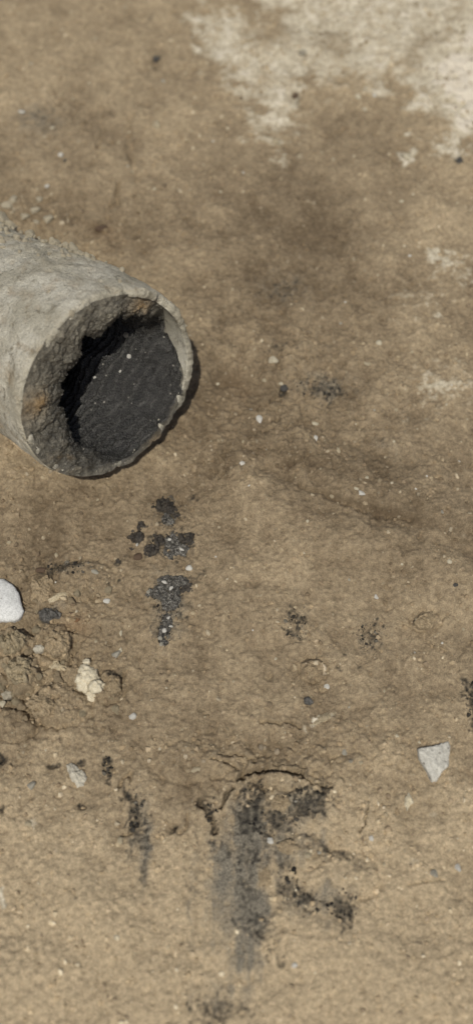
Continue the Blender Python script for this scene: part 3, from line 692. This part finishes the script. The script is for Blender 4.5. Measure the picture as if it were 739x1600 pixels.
stone_from_photo('stone_chip', [(651, 1171), (675, 1167), (688, 1162), (699, 1160), (702, 1168), (700, 1184), (700, 1198), (690, 1207), (681, 1222), (673, 1222), (668, 1212), (659, 1196), (653, 1185)],
                 0.0042, M_GRANITE, 'triangular speckled grey white stone chip lying flat on the dirt', 'stone', 4, 0.0006, dome=.16, rough=.07, jag=.008)
stone_from_photo('stone', [(-40, 940), (-30, 915), (-8, 905), (8, 907), (22, 916), (31, 928), (35, 946), (39, 956), (34, 966), (24, 972), (-10, 971), (-35, 966)],
                 0.0052, M_SMOOTH, 'smooth pale grey rounded stone cut by the frame beside the crumbly clods', 'stone', 7, 0.001, dome=.45, rough=.025, jag=.004)
def clump(name, balls, mat, label, cat, seed):
    c = np.mean([(b[0], b[1]) for b in balls], 0); p0 = spot(*c)
    sc = (p0 - Vector(CAM)).length / FPX
    VV, FF = [], []
    for k_, (x, y, r_) in enumerate(balls):
        V, F = ICO[4]
        d = V * (1 + 0.42 * fbm3(V * 1.8 + k_ * 3.1, seed + k_, 3) + 0.20 * fbm3(V * 6 + k_, seed + 20 + k_, 3))[:, None]
        p = spot(x, y) - p0
        VV.append(d * r_ * sc * np.array([1, 1, .8]) + np.array([p.x, p.y, p.z + r_ * sc * .35])); FF.append(F + k_ * len(V))
    return link(name, mesh_np(name, np.concatenate(VV), np.concatenate(FF)), mat, loc=p0, label=label, cat=cat)

clump('mortar_lump', [(136, 1036, 6), (133, 1050, 10), (141, 1061, 15), (152, 1074, 11), (132, 1074, 11), (143, 1088, 9), (126, 1062, 8)], M_CREAM, 'largest cream coloured knobbly lump of mortar lying among the broken clods', 'mortar lump', 9)
stone_from_photo('stone', [(104, 1195), (112, 1191), (121, 1198), (132, 1205), (137, 1216), (132, 1228), (121, 1231), (113, 1222), (107, 1210)],
                 0.0042, M_PALEGREY, 'pale grey crumbly stone half sunk between small black tar spots', 'stone', 12, 0.0012, dome=.5, rough=.2, jag=.04)
stone_from_photo('slate_piece', [(62, 958), (70, 951), (82, 953), (96, 960), (95, 967), (84, 968), (76, 975), (66, 972), (62, 966)],
                 0.0048, M_SLATE, 'dark blue grey stone lying beside the smooth pale stone', 'stone', 15, 0.0008, dome=.5, rough=.24, jag=.04)
stone_from_photo('mortar_flake', [(75, 938), (84, 932), (93, 928), (104, 926), (106, 931), (96, 936), (88, 941), (78, 943)],
                 0.0022, M_BEIGE, 'thin ragged beige flake lying above the dark blue grey stone', 'flake', 17, 0.0003, dome=.4, rough=.2, jag=.04)
stone_from_photo('stone_chip', [(632, 1247), (637, 1239), (643, 1246), (646, 1254), (640, 1258), (636, 1267), (631, 1258)],
                 0.0030, M_CREAM, 'small jagged cream chip just below the triangular speckled stone', 'stone', 19, 0.0006, dome=.5, rough=.2, jag=.06)
stone_from_photo('slate_piece', [(474, 1092), (482, 1089), (490, 1099), (484, 1103), (475, 1101)],
                 0.0028, M_SLATE, 'small dark slate chip below the round embedded clod', 'stone', 21, 0.0004, dome=.3, rough=.1)
stone_from_photo('stone', [(76, 1040), (82, 1033), (92, 1033), (97, 1040), (106, 1042), (104, 1048), (92, 1050), (86, 1046), (80, 1049)],
                 0.0045, M_BEIGE, 'knuckle shaped beige stone left of the large cream mortar lump', 'stone', 23, 0.0008, dome=.5, rough=.2, jag=.05)
stone_from_photo('mortar_flake', [(484, 1128), (497, 1119), (512, 1112), (524, 1113), (519, 1121), (505, 1129), (492, 1136), (484, 1134)],
                 0.0022, M_PALECLOD, 'long low pale beige crust in the middle of bare dirt', 'flake', 25, 0.0010, dome=.6, rough=.2, jag=.04)
stone_from_photo('stone', [(52, 1016), (56, 1010), (66, 1008), (72, 1014), (66, 1019), (56, 1021)],
                 0.003, M_PALEGREY, 'flat pale grey stone lodged between two tan clods', 'stone', 27, 0.0004, dome=.4, rough=.1)
stone_from_photo('stone', [(5, 1090), (12, 1082), (24, 1085), (22, 1095), (10, 1099)],
                 0.003, M_GREY, 'flat blue grey stone at the foot of the clods near the frame edge', 'stone', 29, 0.0004, dome=.4, rough=.1)

clods = [([(50, 915), (58, 904), (74, 902), (83, 910), (80, 924), (76, 938), (62, 944), (50, 936)], .0045, M_CLOD, 'flat topped tan clod right of the smooth pale stone'),
         ([(3, 1012), (10, 996), (26, 988), (42, 992), (36, 1008), (24, 1018), (8, 1020)], .0075, M_PALECLOD, 'pale crumbly clod below the smooth pale stone'),
         ([(8, 1052), (16, 1034), (34, 1026), (48, 1034), (48, 1052), (38, 1068), (20, 1066)], .007, M_PALECLOD, 'big rounded tan clod with a pale grey stone against it'),
         ([(70, 1000), (84, 988), (106, 990), (112, 1006), (104, 1020), (84, 1026), (70, 1016)], .005, M_CLOD, 'brown clod between rust stain and knuckle shaped stone'),
         ([(165, 1066), (176, 1056), (188, 1060), (188, 1076), (180, 1090), (168, 1084)], .0038, M_CLOD, 'brown clod under a dark stain right of the cream mortar lump'),
         ([(40, 1100), (56, 1086), (78, 1088), (88, 1102), (78, 1118), (54, 1118)], .005, M_CLOD, 'low brown clod below the big rounded tan clod'),
         ([(475, 1046), (482, 1034), (496, 1034), (502, 1045), (497, 1058), (482, 1059)], .0034, M_CLOD, 'round clod set in a shallow pit mid ground'),
         ([(648, 972), (655, 961), (670, 960), (680, 968), (674, 980), (656, 982)], .0028, M_CLOD, 'round flat clod in a shallow ring on the right'),
         ([(432, 1320), (446, 1312), (464, 1316), (468, 1328), (456, 1336), (438, 1333)], .0024, M_CLOD, 'flat tan clod ringed by black tar stain'),
         ([(404, 1362), (418, 1354), (424, 1372), (420, 1384), (406, 1382)], .0022, M_CLOD, 'small upright tan clod inside the grey ash streak'),
         ([(425, 1250), (434, 1240), (450, 1244), (454, 1258), (444, 1268), (428, 1264)], .0024, M_CLOD, 'tan clod between two tar patches below the crack')]
for i, (pts, th, mt, lb) in enumerate(clods):
    stone_from_photo('dirt_clod', pts, th, mt, lb, 'clod', 40 + i, th * 0.25, dome=.40, rough=.34, jag=.09)

CLODP = [rock('dirt_clod', 700 + i, 3, 5, .4, .2, .7) for i in range(5)]
rc = random.Random(8)
heap = [(60, 1015, 60, 50), (60, 1095, 60, 40), (110, 935, 60, 25), (150, 1090, 40, 40), (20, 1060, 20, 60)]
for i in range(46):
    cx, cy, rx, ry = rc.choice(heap)
    px, py = cx + rx * rc.uniform(-1, 1), cy + ry * rc.uniform(-1, 1)
    if px < 2 or math.hypot(px - 140, (py - 1062) * .7) < 32 or (px < 50 and py < 985): continue
    p = spot(px, py); d = rc.uniform(7, 19) * (p - Vector(CAM)).length / FPX / 2
    m_ = rc.choice(CLODP)
    key = (m_.name, rc.random() < .5)
    if key not in globals().setdefault('clod_shared', {}):
        mm = m_.copy(); mm.materials.append(M_PALECLOD if key[1] else M_CLOD); clod_shared[key] = mm
    o = link('dirt_clod', clod_shared[key], None, loc=(p.x, p.y, p.z), label='small rough soil clod loose in the crumbly heap below the smooth pale stone', cat='clod', group='small clods in the crumbly heap')
    o.scale = (d, d * rc.uniform(.7, 1.1), d * rc.uniform(.7, 1.1)); o.rotation_euler = (rc.uniform(-.5, .5), rc.uniform(-.5, .5), rc.uniform(0, 6))

# small stones, one by one
PROTO = [rock('pebble', 100 + i, 3, 8 + i % 4, .2, .05, .62) for i in range(7)]
TINY = [rock('chip', 200 + i, 2, 7, .25, .08, .6) for i in range(6)]
MATS = {'w': M_WHITE, 'c': M_CREAM, 'b': M_BEIGE, 'g': M_GREY, 'p': M_PALEGREY, 's': M_SLATE, 'r': M_RUST, 'd': M_DARKBROWN, 'm': M_MORTAR}
shared = {}
def pebble(px, py, w, h, mt, rot=0, label=None, group=None, name='pebble', cat='pebble', tall=0.7, k=None):
    src = PROTO if max(w, h) > 6 else TINY
    k = random.randrange(len(src)) if k is None else k
    key = (id(src), k, mt)
    if key not in shared:
        m = src[k].copy(); m.materials.append(MATS[mt]); shared[key] = m
    p = spot(px, py)
    s = np.linalg.norm(p - Vector(CAM)) / FPX
    rx, ry = w * s / 2, h * s / 2
    rz = min(rx, ry) * tall
    o = link(name, shared[key], None, loc=(p.x, p.y, p.z + rz * 0.30), label=label, cat=cat, group=group)
    o.scale = (rx, ry, rz / 0.62)
    o.rotation_euler = (random.uniform(-.25, .25), random.uniform(-.25, .25), math.radians(rot))
    return o

named = [
 (405, 656, 11, 18, 'w', 15, 'upright white oval pebble below the dark patch right of the pipe'),
 (379, 723, 11, 9, 'w', 20, 'bright white shard at the lower right of the pipe mouth'),
 (493, 662, 13, 8, 'c', -25, 'cream pebble right of the upright white oval pebble'),
 (493, 686, 7, 12, 'w', 15, 'narrow white chip directly below a cream pebble'),
 (427, 564, 17, 15, 'c', 30, 'pale yellowish pebble below a smudge of soot'),
 (444, 610, 16, 13, 's', 30, 'black pebble sitting in a pit beside the sooty patch'),
 (439, 602, 9, 6, 'c', 0, 'pale chip touching the top of a black pebble'),
 (564, 771, 13, 9, 'w', -35, 'larger white pebble of a touching pair on shade-toned dirt'),
 (556, 763, 10, 6, 'c', -20, 'smaller flat pebble of a touching pair on shade-toned dirt'),
 (573, 745, 8, 6, 'c', 0, 'small cream pebble above a touching pair'),
 (518, 772, 8, 9, 'b', 20, 'half buried beige pebble at the end of a dark furrow'),
 (592, 535, 11, 11, 'c', 0, 'lone pale round pebble on open dirt right of a soot smudge'),
 (574, 569, 14, 8, 'b', -30, 'wide beige pebble in a faint dusty band'),
 (413, 595, 9, 7, 'b', 0, 'small beige pebble left of the black pebble'),
 (528, 704, 8, 13, 'b', 10, 'upright beige pebble in the middle right dirt'),
 (702, 878, 10, 9, 'c', 0, 'cream pebble near the right edge on shade-toned dirt'),
 (711, 915, 11, 8, 's', 15, 'dark pebble below a cream one near the right edge'),
 (587, 933, 8, 9, 'w', 20, 'single white pebble between the clod rings and dark specks'),
 (511, 1073, 11, 9, 'w', 10, 'white pebble right of the small dark slate chip'),
 (537, 1176, 12, 10, 'p', 0, 'pale grey pebble left of the triangular speckled stone'),
 (547, 1190, 8, 7, 'g', 0, 'darker grey pebble just below a pale grey one'),
 (563, 1192, 8, 8, 'b', 0, 'yellowish pebble in line with the crack'),
 (422, 1314, 14, 10, 'w', 0, 'bright white pebble on the black tar stain'),
 (480, 1336, 17, 11, 'b', -20, 'beige pebble in the gap of the black tar stain'),
 (460, 1507, 11, 9, 'w', 30, 'white pebble at the lower tip of the tar stain'),
 (678, 1365, 14, 12, 'p', 0, 'pale grey pebble at the end of a thin crack'),
 (715, 1356, 10, 12, 'w', 0, 'white pebble close to the right edge below the speckled stone'),
 (579, 1310, 8, 11, 'w', 15, 'narrow white chip right of the tar stain'),
 (499, 1332, 8, 6, 'p', 0, 'small pale grey chip on the dark band in the tar stain'),
 (462, 1252, 6, 4, 'p', 0, 'tiny pale chip on the upper tar stain under the crack'),
 (50, 1228, 15, 13, 'p', 20, 'pale grey pebble left of a crumbly grey stone'),
 (46, 1287, 14, 11, 'b', 0, 'blurred beige pebble on the lower left dirt'),
 (189, 1313, 11, 12, 'b', 0, 'beige pebble beside the long grey streak'),
 (182, 1464, 11, 9, 'c', 0, 'lone cream pebble on the pale lower left ground'),
 (308, 1203, 20, 10, 'b', 0, 'wide flat beige stone left of the crack'),
 (207, 1120, 14, 12, 'w', 30, 'white pebble below and right of the cream mortar lump'),
 (184, 1110, 7, 4, 'w', 30, 'thin white chip left of a white pebble'),
 (182, 1023, 17, 13, 'p', 20, 'glinting grey pebble right of the rust stain'),
 (189, 1015, 7, 9, 'c', 20, 'cream chip touching the glinting grey pebble'),
 (296, 887, 13, 12, 'w', 15, 'bright white pebble between the two black tar crusts'),
 (168, 939, 14, 9, 'w', -8, 'small white rectangular chip left of the lower tar crust'),
 (150, 894, 15, 8, 'p', -20, 'glassy grey chip beside a dark sooty streak'),
 (89, 867, 7, 11, 'b', 20, 'beige chip under the pipe mouth on the left'),
 (15, 848, 8, 7, 'b', 0, 'beige chip near the left edge under the pipe'),
 (189, 989, 6, 10, 'c', 0, 'small upright cream chip above the glinting grey pebble'),
 (5, 1101, 12, 12, 'c', 20, 'cream stone at the left edge beneath the flat blue grey stone'),
 (112, 958, 9, 4, 'd', 0, 'thin dark brown chip right of the dark blue grey stone'),
 (66, 893, 22, 9, 'd', -5, 'dark olive brown stone above the flat topped tan clod'),
 (120, 968, 14, 8, 'r', 20, 'rusty brown stone in the rust stain'),
 (217, 870, 18, 13, 'd', 10, 'brown pebble below the left cluster of tar drops'),
 (245, 197, 15, 17, 'b', 10, 'blurred beige pebble high on the dirt above the pipe'),
 (245, 95, 14, 13, 's', 0, 'blurred dark pebble near the top left'),
 (83, 198, 11, 7, 'c', 0, 'cream pebble under the sooty smudge top left'),
 (95, 243, 9, 9, 'w', 0, 'white pebble below the sooty smudge top left'),
 (102, 251, 7, 6, 's', 0, 'dark chip touching a white pebble top left'),
 (34, 175, 12, 6, 'w', -10, 'flat white pebble on the sooty smudge top left'),
 (74, 293, 9, 7, 'w', 0, 'white pebble above the crusty top of the pipe'),
 (158, 358, 22, 11, 'd', 20, 'dark red brown stone behind the pipe'),
 (717, 252, 13, 17, 's', 0, 'dark grey stone at the edge of the white lime patch'),
 (461, 150, 14, 11, 'd', 30, 'dark brown stone at the lower edge of the lime patch'),
 (559, 150, 10, 12, 'c', 20, 'cream pebble below the lime patch, left of a smaller one'),
 (584, 148, 8, 8, 'w', 0, 'small white pebble below the lime patch'),
 (569, 172, 9, 7, 'c', 0, 'cream pebble lowest of three below the lime patch'),
 (634, 246, 20, 14, 'c', -30, 'broad cream stone alone below the lime patch'),
 (627, 315, 8, 7, 'c', 0, 'pale chip above the dark shade-toned patch'),
 (431, 221, 14, 12, 'b', 0, 'beige pebble at the lower left tip of the lime patch'),
 (473, 82, 14, 12, 'g', 0, 'grey stone within the lime patch'),
]
for px, py, w, h, mt, rot, lb in named:
    pebble(px, py, w, h, mt, rot, lb)

tiny = [(115, 156), (20, 48), (255, 127), (300, 205), (333, 220), (242, 296), (220, 170), (645, 303), (651, 670), (541, 582), (532, 506), (539, 472), (697, 632), (705, 602), (716, 722), (643, 550), (711, 561), (584, 641), (602, 714), (611, 757), (389, 758), (649, 764), (666, 745), (474, 864), (723, 983), (647, 1020), (153, 781), (342, 824), (337, 870), (237, 1094), (120, 955), (150, 1003), (88, 910), (462, 745), (555, 663), (618, 640), (345, 1010), (500, 735), (615, 690), (545, 905), (355, 905), (392, 640), (380, 690), (415, 700), (655, 930), (690, 1005), (600, 1080), (545, 1105), (620, 1150), (655, 1160), (714, 1310), (600, 1350), (632, 1330), (445, 1145), (405, 1090), (260, 1075), (285, 1140), (250, 1170), (40, 1165), (72, 1172), (20, 1145), (320, 1120), (365, 1065), (430, 1030), (395, 985), (520, 960), (628, 880), (560, 860), (480, 815), (690, 800), (720, 690), (590, 430), (640, 400), (495, 420), (345, 300), (380, 270), (300, 60), (150, 60), (140, 130), (50, 100), (200, 260), (350, 440), (365, 540), (340, 600), (330, 690)]
for px, py in tiny:
    s = random.uniform(3.5, 6.0)
    pebble(px, py, s, s * random.uniform(.7, 1.2), random.choice('wccbbp'), random.uniform(0, 180), 'tiny pale stone chip, hardly more than a grain, lying loose on brown dirt', 'tiny loose stone chips', 'stone_chip', 'stone chip')

# grains of sand and grit: nobody could count these
def grit(name, n, lo, hi, cols, sampler, seed, soil=True):
    rg = np.random.default_rng(seed)
    B, F = ICO[1]
    pts = sampler(n, rg)
    n = len(pts)
    size = lo * (hi / lo) ** (rg.random(n) ** 2.4)
    ax = rg.normal(size=(n, 3, 3)); Q, _ = np.linalg.qr(ax)
    S = rg.uniform(0.6, 1.25, (n, 1, 3)) * size[:, None, None]
    J = B[None] * (1 + 0.25 * rg.normal(size=(n, len(B), 1)).clip(-1.2, 1.2))
    V = np.einsum('nij,nkj->nki', Q, J * S) + pts[:, None, :]
    V[..., 2] += 0.15 * size[:, None]
    Fa = (F[None] + (np.arange(n) * len(B))[:, None, None]).reshape(-1, 3)
    m = mesh_np(name, V.reshape(-1, 3), Fa, False)
    c = np.array(cols)[rg.integers(0, len(cols), n)] * rg.uniform(.75, 1.2, (n, 1))
    if soil:                                     # crumbs are of the soil they lie on
        i = np.clip(np.searchsorted(gx, pts[:, 0]), 0, len(gx) - 1); j = np.clip(np.searchsorted(gy, pts[:, 1]), 0, len(gy) - 1)
        t = np.clip(tone_and_shade[j, i], 0, 1.0)[:, None] * 0.92
        c = c * (np.array(DARK_SOIL) * (1 - t) + np.array(PALE_SOIL) * t) / np.array([.25, .193, .118])
    set_attr(m, 'tone', np.repeat(np.column_stack([c, np.ones(n)]), len(B), 0))
    return m
k = NT('grit')
M_GRIT = k.done(k.mix(1.0, k.attr('tone').outputs[0], k.grey(k.ramp(k.noise(2500, 2), .25, .75, .75, 1.15)), 'MULTIPLY'), 0.85)

def over_ground(n, rg):
    x = rg.uniform(-0.155, 0.155, n); y = rg.uniform(-0.25, 0.40, n)
    dens = 0.35 + 0.65 * (fbm2(x * 30, y * 30, 500, 3) > -0.1)
    i = np.clip(np.searchsorted(gx, x), 0, len(gx) - 1); j = np.clip(np.searchsorted(gy, y), 0, len(gy) - 1)
    dens = dens * (1 - 0.92 * np.clip(1.6 * np.maximum(tar[j, i], ash[j, i]), 0, 1))
    keep = rg.random(n) < dens
    x, y = x[keep], y[keep]
    return np.stack([x, y, height(x, y)], -1)
SOILC = [(.24, .18, .105), (.29, .225, .14), (.20, .15, .09), (.30, .24, .15), (.26, .20, .12), (.24, .18, .105), (.19, .145, .09), (.36, .30, .20)]
link('grit', grit('grit', 24000, 0.00022, 0.0014, SOILC, over_ground, 3), M_GRIT, kind='stuff', label='loose sand grains and soil crumbs scattered over the dirt', cat='grit')

def by_list(lst, jit):
    def f(n, rg):
        out = []
        for cx, cy, rx, ry in lst:
            for _ in range(n):
                a, r = rg.uniform(0, 6.283), math.sqrt(rg.random())
                out.append(tuple(spot(cx + rx * r * math.cos(a), cy + ry * r * math.sin(a))))
        return np.array(out)
    return f
link('soil_crumbs', grit('soil_crumbs', 75, 0.0003, 0.0017, SOILC[:6] + [(.32, .265, .18)], by_list([(60, 1010, 90, 60), (60, 1090, 90, 50), (110, 930, 80, 40), (440, 1180, 110, 30), (430, 650, 90, 70), (400, 730, 80, 40), (490, 1050, 40, 30), (300, 1170, 90, 30), (590, 1300, 40, 50), (330, 720, 40, 40), (70, 335, 80, 22), (150, 375, 50, 22), (20, 700, 24, 14), (60, 735, 40, 14)], 0), 5),
     M_GRIT, kind='stuff', label='crumbs of broken soil heaped around the clods', cat='soil crumbs')

TARC = [(.030, .027, .022), (.05, .045, .037), (.020, .018, .016), (.09, .08, .065), (.16, .145, .115), (.04, .035, .028)]
link('tar_crumbs', grit('tar_crumbs', 38, 0.0003, 0.0013, TARC, by_list([(258, 850, 40, 20), (258, 800, 22, 26), (262, 940, 26, 34), (258, 985, 12, 28), (400, 1260, 26, 40), (470, 1252, 40, 22), (430, 1290, 40, 20), (450, 1375, 20, 24), (480, 1412, 34, 22), (535, 1415, 24, 28), (215, 1270, 14, 40), (330, 1270, 10, 26), (110, 886, 36, 10), (498, 607, 40, 14), (462, 978, 18, 22), (575, 995, 20, 24), (735, 1090, 8, 30), (168, 1198, 8, 18)], 0), 6, False),
     M_GRIT, kind='stuff', label='black crumbs of dried tar scattered over the stains', cat='tar crumbs')

# ------------------------------------------------------------------ tar drops and crusts
drops = [(254, 789, 26, 22, 'thick black tar drop, uppermost below the pipe mouth'), (268, 796, 18, 18, 'black tar drop fused to the right of the uppermost one'), (277, 804, 10, 9, 'small round black tar bead right of the crumbly tar drop'),
         (262, 812, 24, 20, 'dull crumbly tar drop in the middle of the column'), (221, 822, 15, 15, 'round tar bead above the big left tar drop'), (213, 840, 25, 24, 'big glossy tar drop farthest left in the cluster'), (209, 857, 13, 7, 'small flat tar bead under the big left tar drop'),
         (237, 860, 27, 22, 'brownish black tar drop at the lowest point of the cluster'), (251, 846, 20, 20, 'black tar drop joining the left and right halves of the cluster'), (291, 842, 26, 23, 'round tar drop farthest right in the cluster'), (184, 878, 10, 11, 'lone tar bead left of the cluster')]
def crust(name, poly, thick, mat, label, cat, seed, rag=6, kink=1.0):
    """a ragged crust on the soil: thick in the middle, its rim dipping into the ground"""
    P = np.array([spot(*p)[:2] for p in poly])
    lo, hi = P.min(0) - 0.003, P.max(0) + 0.003
    xs = np.arange(lo[0], hi[0], 0.00040); ys = np.arange(lo[1], hi[1], 0.00040)
    X, Y = np.meshgrid(xs, ys)
    sdist = poly_sd(X, Y, [tuple(p) for p in P]) + rag * 0.00032 * fbm2(X * 260, Y * 260, seed, 3)
    prof = np.clip(sdist / 0.0022, -0.6, 1)
    e = fbm2(X * 240, Y * 240, seed + 3, 5, 0.65); f = fbm2(X * 900, Y * 900, seed + 8, 3)
    Z = height(X, Y) + thick * (np.where(prof > 0, prof * (2 - prof), prof * 1.4)) * (0.55 + 1.1 * e) + 0.0010 * f * kink - 0.0004
    ok = prof > -0.5
    idx = -np.ones(X.shape, int); F = []
    q4 = ok[:-1, :-1] & ok[1:, :-1] & ok[:-1, 1:] & ok[1:, 1:]
    nn = np.arange(X.size).reshape(X.shape)
    F = np.stack([nn[:-1, :-1][q4], nn[:-1, 1:][q4], nn[1:, 1:][q4], nn[1:, :-1][q4]], -1)
    used, inv = np.unique(F, return_inverse=True)
    c = np.array([P[:, 0].mean(), P[:, 1].mean(), 0.0])
    V = np.stack([X, Y, Z], -1).reshape(-1, 3)[used] - c
    return link(name, mesh_np(name, V, inv.reshape(-1, 4)), mat, loc=c, label=label, cat=cat)

for i, (px, py, w, h, lb) in enumerate(drops):
    rd = random.Random(900 + i)
    pl = []
    for j in range(12):
        a = j * math.pi / 6; q_ = rd.uniform(.82, 1.16)
        pl.append((px + w * .52 * q_ * math.cos(a), py + h * .52 * q_ * math.sin(a)))
    crust('tar_drop', pl, 0.0018 + 0.00009 * min(w, h), M_TARFLECK if i == 3 else M_TAR, lb, 'tar drop', 400 + 9 * i, 5, 1.2)

crust('tar_crust', [(258, 838), (270, 832), (280, 845), (296, 852), (300, 856), (290, 868), (276, 872), (262, 874), (252, 868), (256, 854)], .0032, M_TARFLECK, 'flaky black tar crust with pale flecks at the right of the drop cluster', 'tar crust', 71)
crust('tar_crust', [(246, 905), (262, 898), (284, 899), (296, 906), (300, 914), (284, 918), (284, 940), (274, 956), (258, 956), (252, 940), (240, 938), (228, 930), (230, 919), (243, 918)], .0034, M_TARFLECK, 'ragged grey black tar crust below the white pebble', 'tar crust', 75)
crust('tar_crust', [(250, 958), (268, 958), (271, 972), (266, 990), (262, 1010), (250, 1012), (246, 998), (250, 978)], .0024, M_TARFLECK, 'narrow tail of flecked tar crust running down the dirt', 'tar crust', 79)
crust('tar_crust', [(284, 912), (300, 910), (302, 922), (290, 928), (280, 924)], .0026, M_TAR, 'dark tar crust jutting right of the ragged grey black one', 'tar crust', 83)
for px, py, w, h, lb in [(258, 912, 10, 6, 'white chip stuck on top of the ragged tar crust'), (268, 922, 7, 9, 'white chip stuck in the middle of the ragged tar crust'), (264, 968, 7, 5, 'bright chip at the top of the narrow tar tail'), (258, 988, 9, 8, 'cream chip in the narrow tar tail'), (252, 1000, 9, 8, 'pale grey chip near the foot of the narrow tar tail'), (253, 1009, 7, 7, 'lowest pale grey chip of the narrow tar tail'), (268, 981, 8, 4, 'slanting cream chip on the right of the tar tail'), (266, 846, 7, 6, 'pale flake on the crust among the tar drops'), (284, 862, 10, 5, 'pale flake on the lower right rim of the upper tar crust'), (215, 854, 5, 7, 'white speck under the big left tar drop'), (232, 928, 8, 7, 'grey chip at the left point of the ragged tar crust')]:
    o = pebble(px, py, w, h, 'p' if 'grey' in lb else 'w', random.uniform(-40, 40), lb)
    o.location.z += 0.0022

# ------------------------------------------------------------------ mortar stuck to the pipe, stones caught in it
OUT = outer.reshape(-1, 3)
ML = [rock('mortar_lump', 300 + i, 3, 4, .35, .16, .8) for i in range(5)]
for i, m in enumerate(ML): m.materials.append(M_MORTAR)
def stuck(px, py, d, V=OUT, name='mortar_lump', meshes=ML, r=5):
    p = on_surface(V, px, py, r)
    s = (p + Vector(base) - Vector(CAM)).length / FPX * d / 2
    o = link(name, random.choice(meshes), None, pipe, loc=p)
    o.scale = (s, s * random.uniform(.75, 1.1), s * random.uniform(.7, 1.0))
    o.rotation_euler = (random.uniform(-3, 3), random.uniform(-3, 3), random.uniform(-3, 3))
for px, py, d in [(6, 338, 26), (22, 344, 22), (45, 352, 20), (98, 356, 26), (132, 366, 22), (10, 342, 17), (20, 350, 12), (44, 356, 14), (40, 372, 10), (57, 367, 9), (95, 362, 22), (106, 366, 18), (84, 372, 14), (118, 366, 10), (133, 370, 16), (138, 378, 12), (124, 378, 9), (147, 388, 10), (170, 405, 6), (192, 419, 12), (108, 489, 12), (75, 452, 7), (190, 436, 9), (150, 470, 8), (30, 390, 8), (60, 395, 7), (12, 360, 10), (70, 375, 9)]:
    stuck(px, py, d)
gp = [(218, 444, 9), (232, 449, 8), (246, 455, 8), (262, 464, 9), (276, 478, 8), (288, 492, 10), (298, 507, 9), (303, 530, 9), (300, 552, 8), (294, 575, 8), (286, 598, 8), (272, 626, 7), (258, 650, 7), (240, 674, 7), (220, 698, 7), (198, 716, 7), (176, 730, 8), (150, 740, 9), (128, 743, 10), (108, 742, 9), (90, 735, 10), (74, 728, 9), (58, 714, 10), (46, 700, 9), (30, 694, 8), (100, 738, 7), (140, 745, 7), (8, 668, 7), (16, 676, 8)]
rm = random.Random(5)
for _ in range(70):
    x = rm.uniform(0, 150); stuck(x, 345 + max(0, x - 60) * 0.45 + abs(rm.gauss(0, 1)) * 16, rm.uniform(4, 11))
for px, py, d in gp[::3]: stuck(px + rm.uniform(-3, 3), py, d * rm.uniform(.3, .8), r=7)

crumb_spots = [(12, 322, 20, 14, 'pale mortar crumb farthest up beside the pipe at the frame edge'), (22, 312, 14, 13, 'pale mortar crumb touching the topmost one beside the pipe'), (55, 330, 18, 14, 'knobbly mortar crumb resting on dirt above the pipe crust'), (40, 340, 15, 13, 'mortar crumb between pipe crust and the knobbly crumb'), (57, 347, 11, 9, 'small mortar crumb in the shadow by the pipe crust'), (76, 344, 18, 16, 'largest mortar crumb lying against the pipe crust'), (62, 312, 11, 12, 'faint mortar crumb on open dirt above the others')]
for px, py, w, h, lb in crumb_spots:
    o = pebble(px, py, w, h, 'm', random.uniform(-40, 40), lb, None, 'mortar_crumb', 'mortar crumb', .8)

LV = lin.reshape(-1, 3)
for px, py, d, lb in [(195, 522, 12, 'pale grey pebble stuck high inside the tarred pipe mouth'), (203, 561, 9, 'white chip stuck in the middle of the tarred pipe mouth'), (152, 591, 6, 'tiny white chip beside the dark gap in the pipe mouth'), (189, 584, 5, 'tiny pale chip in the tarred bore right of the dark gap')]:
    p = on_surface(LV, px, py) + Vector(base)
    s = (p - Vector(CAM)).length / FPX * d / 2
    key = ('in', d)
    m = rock('pebble', 600 + d, 3); m.materials.append(M_PALEGREY if d > 10 else M_WHITE)
    o = link('pebble', m, None, loc=p + Vector(PV) * s * .3, label=lb, cat='pebble')
    o.scale = (s, s, s)
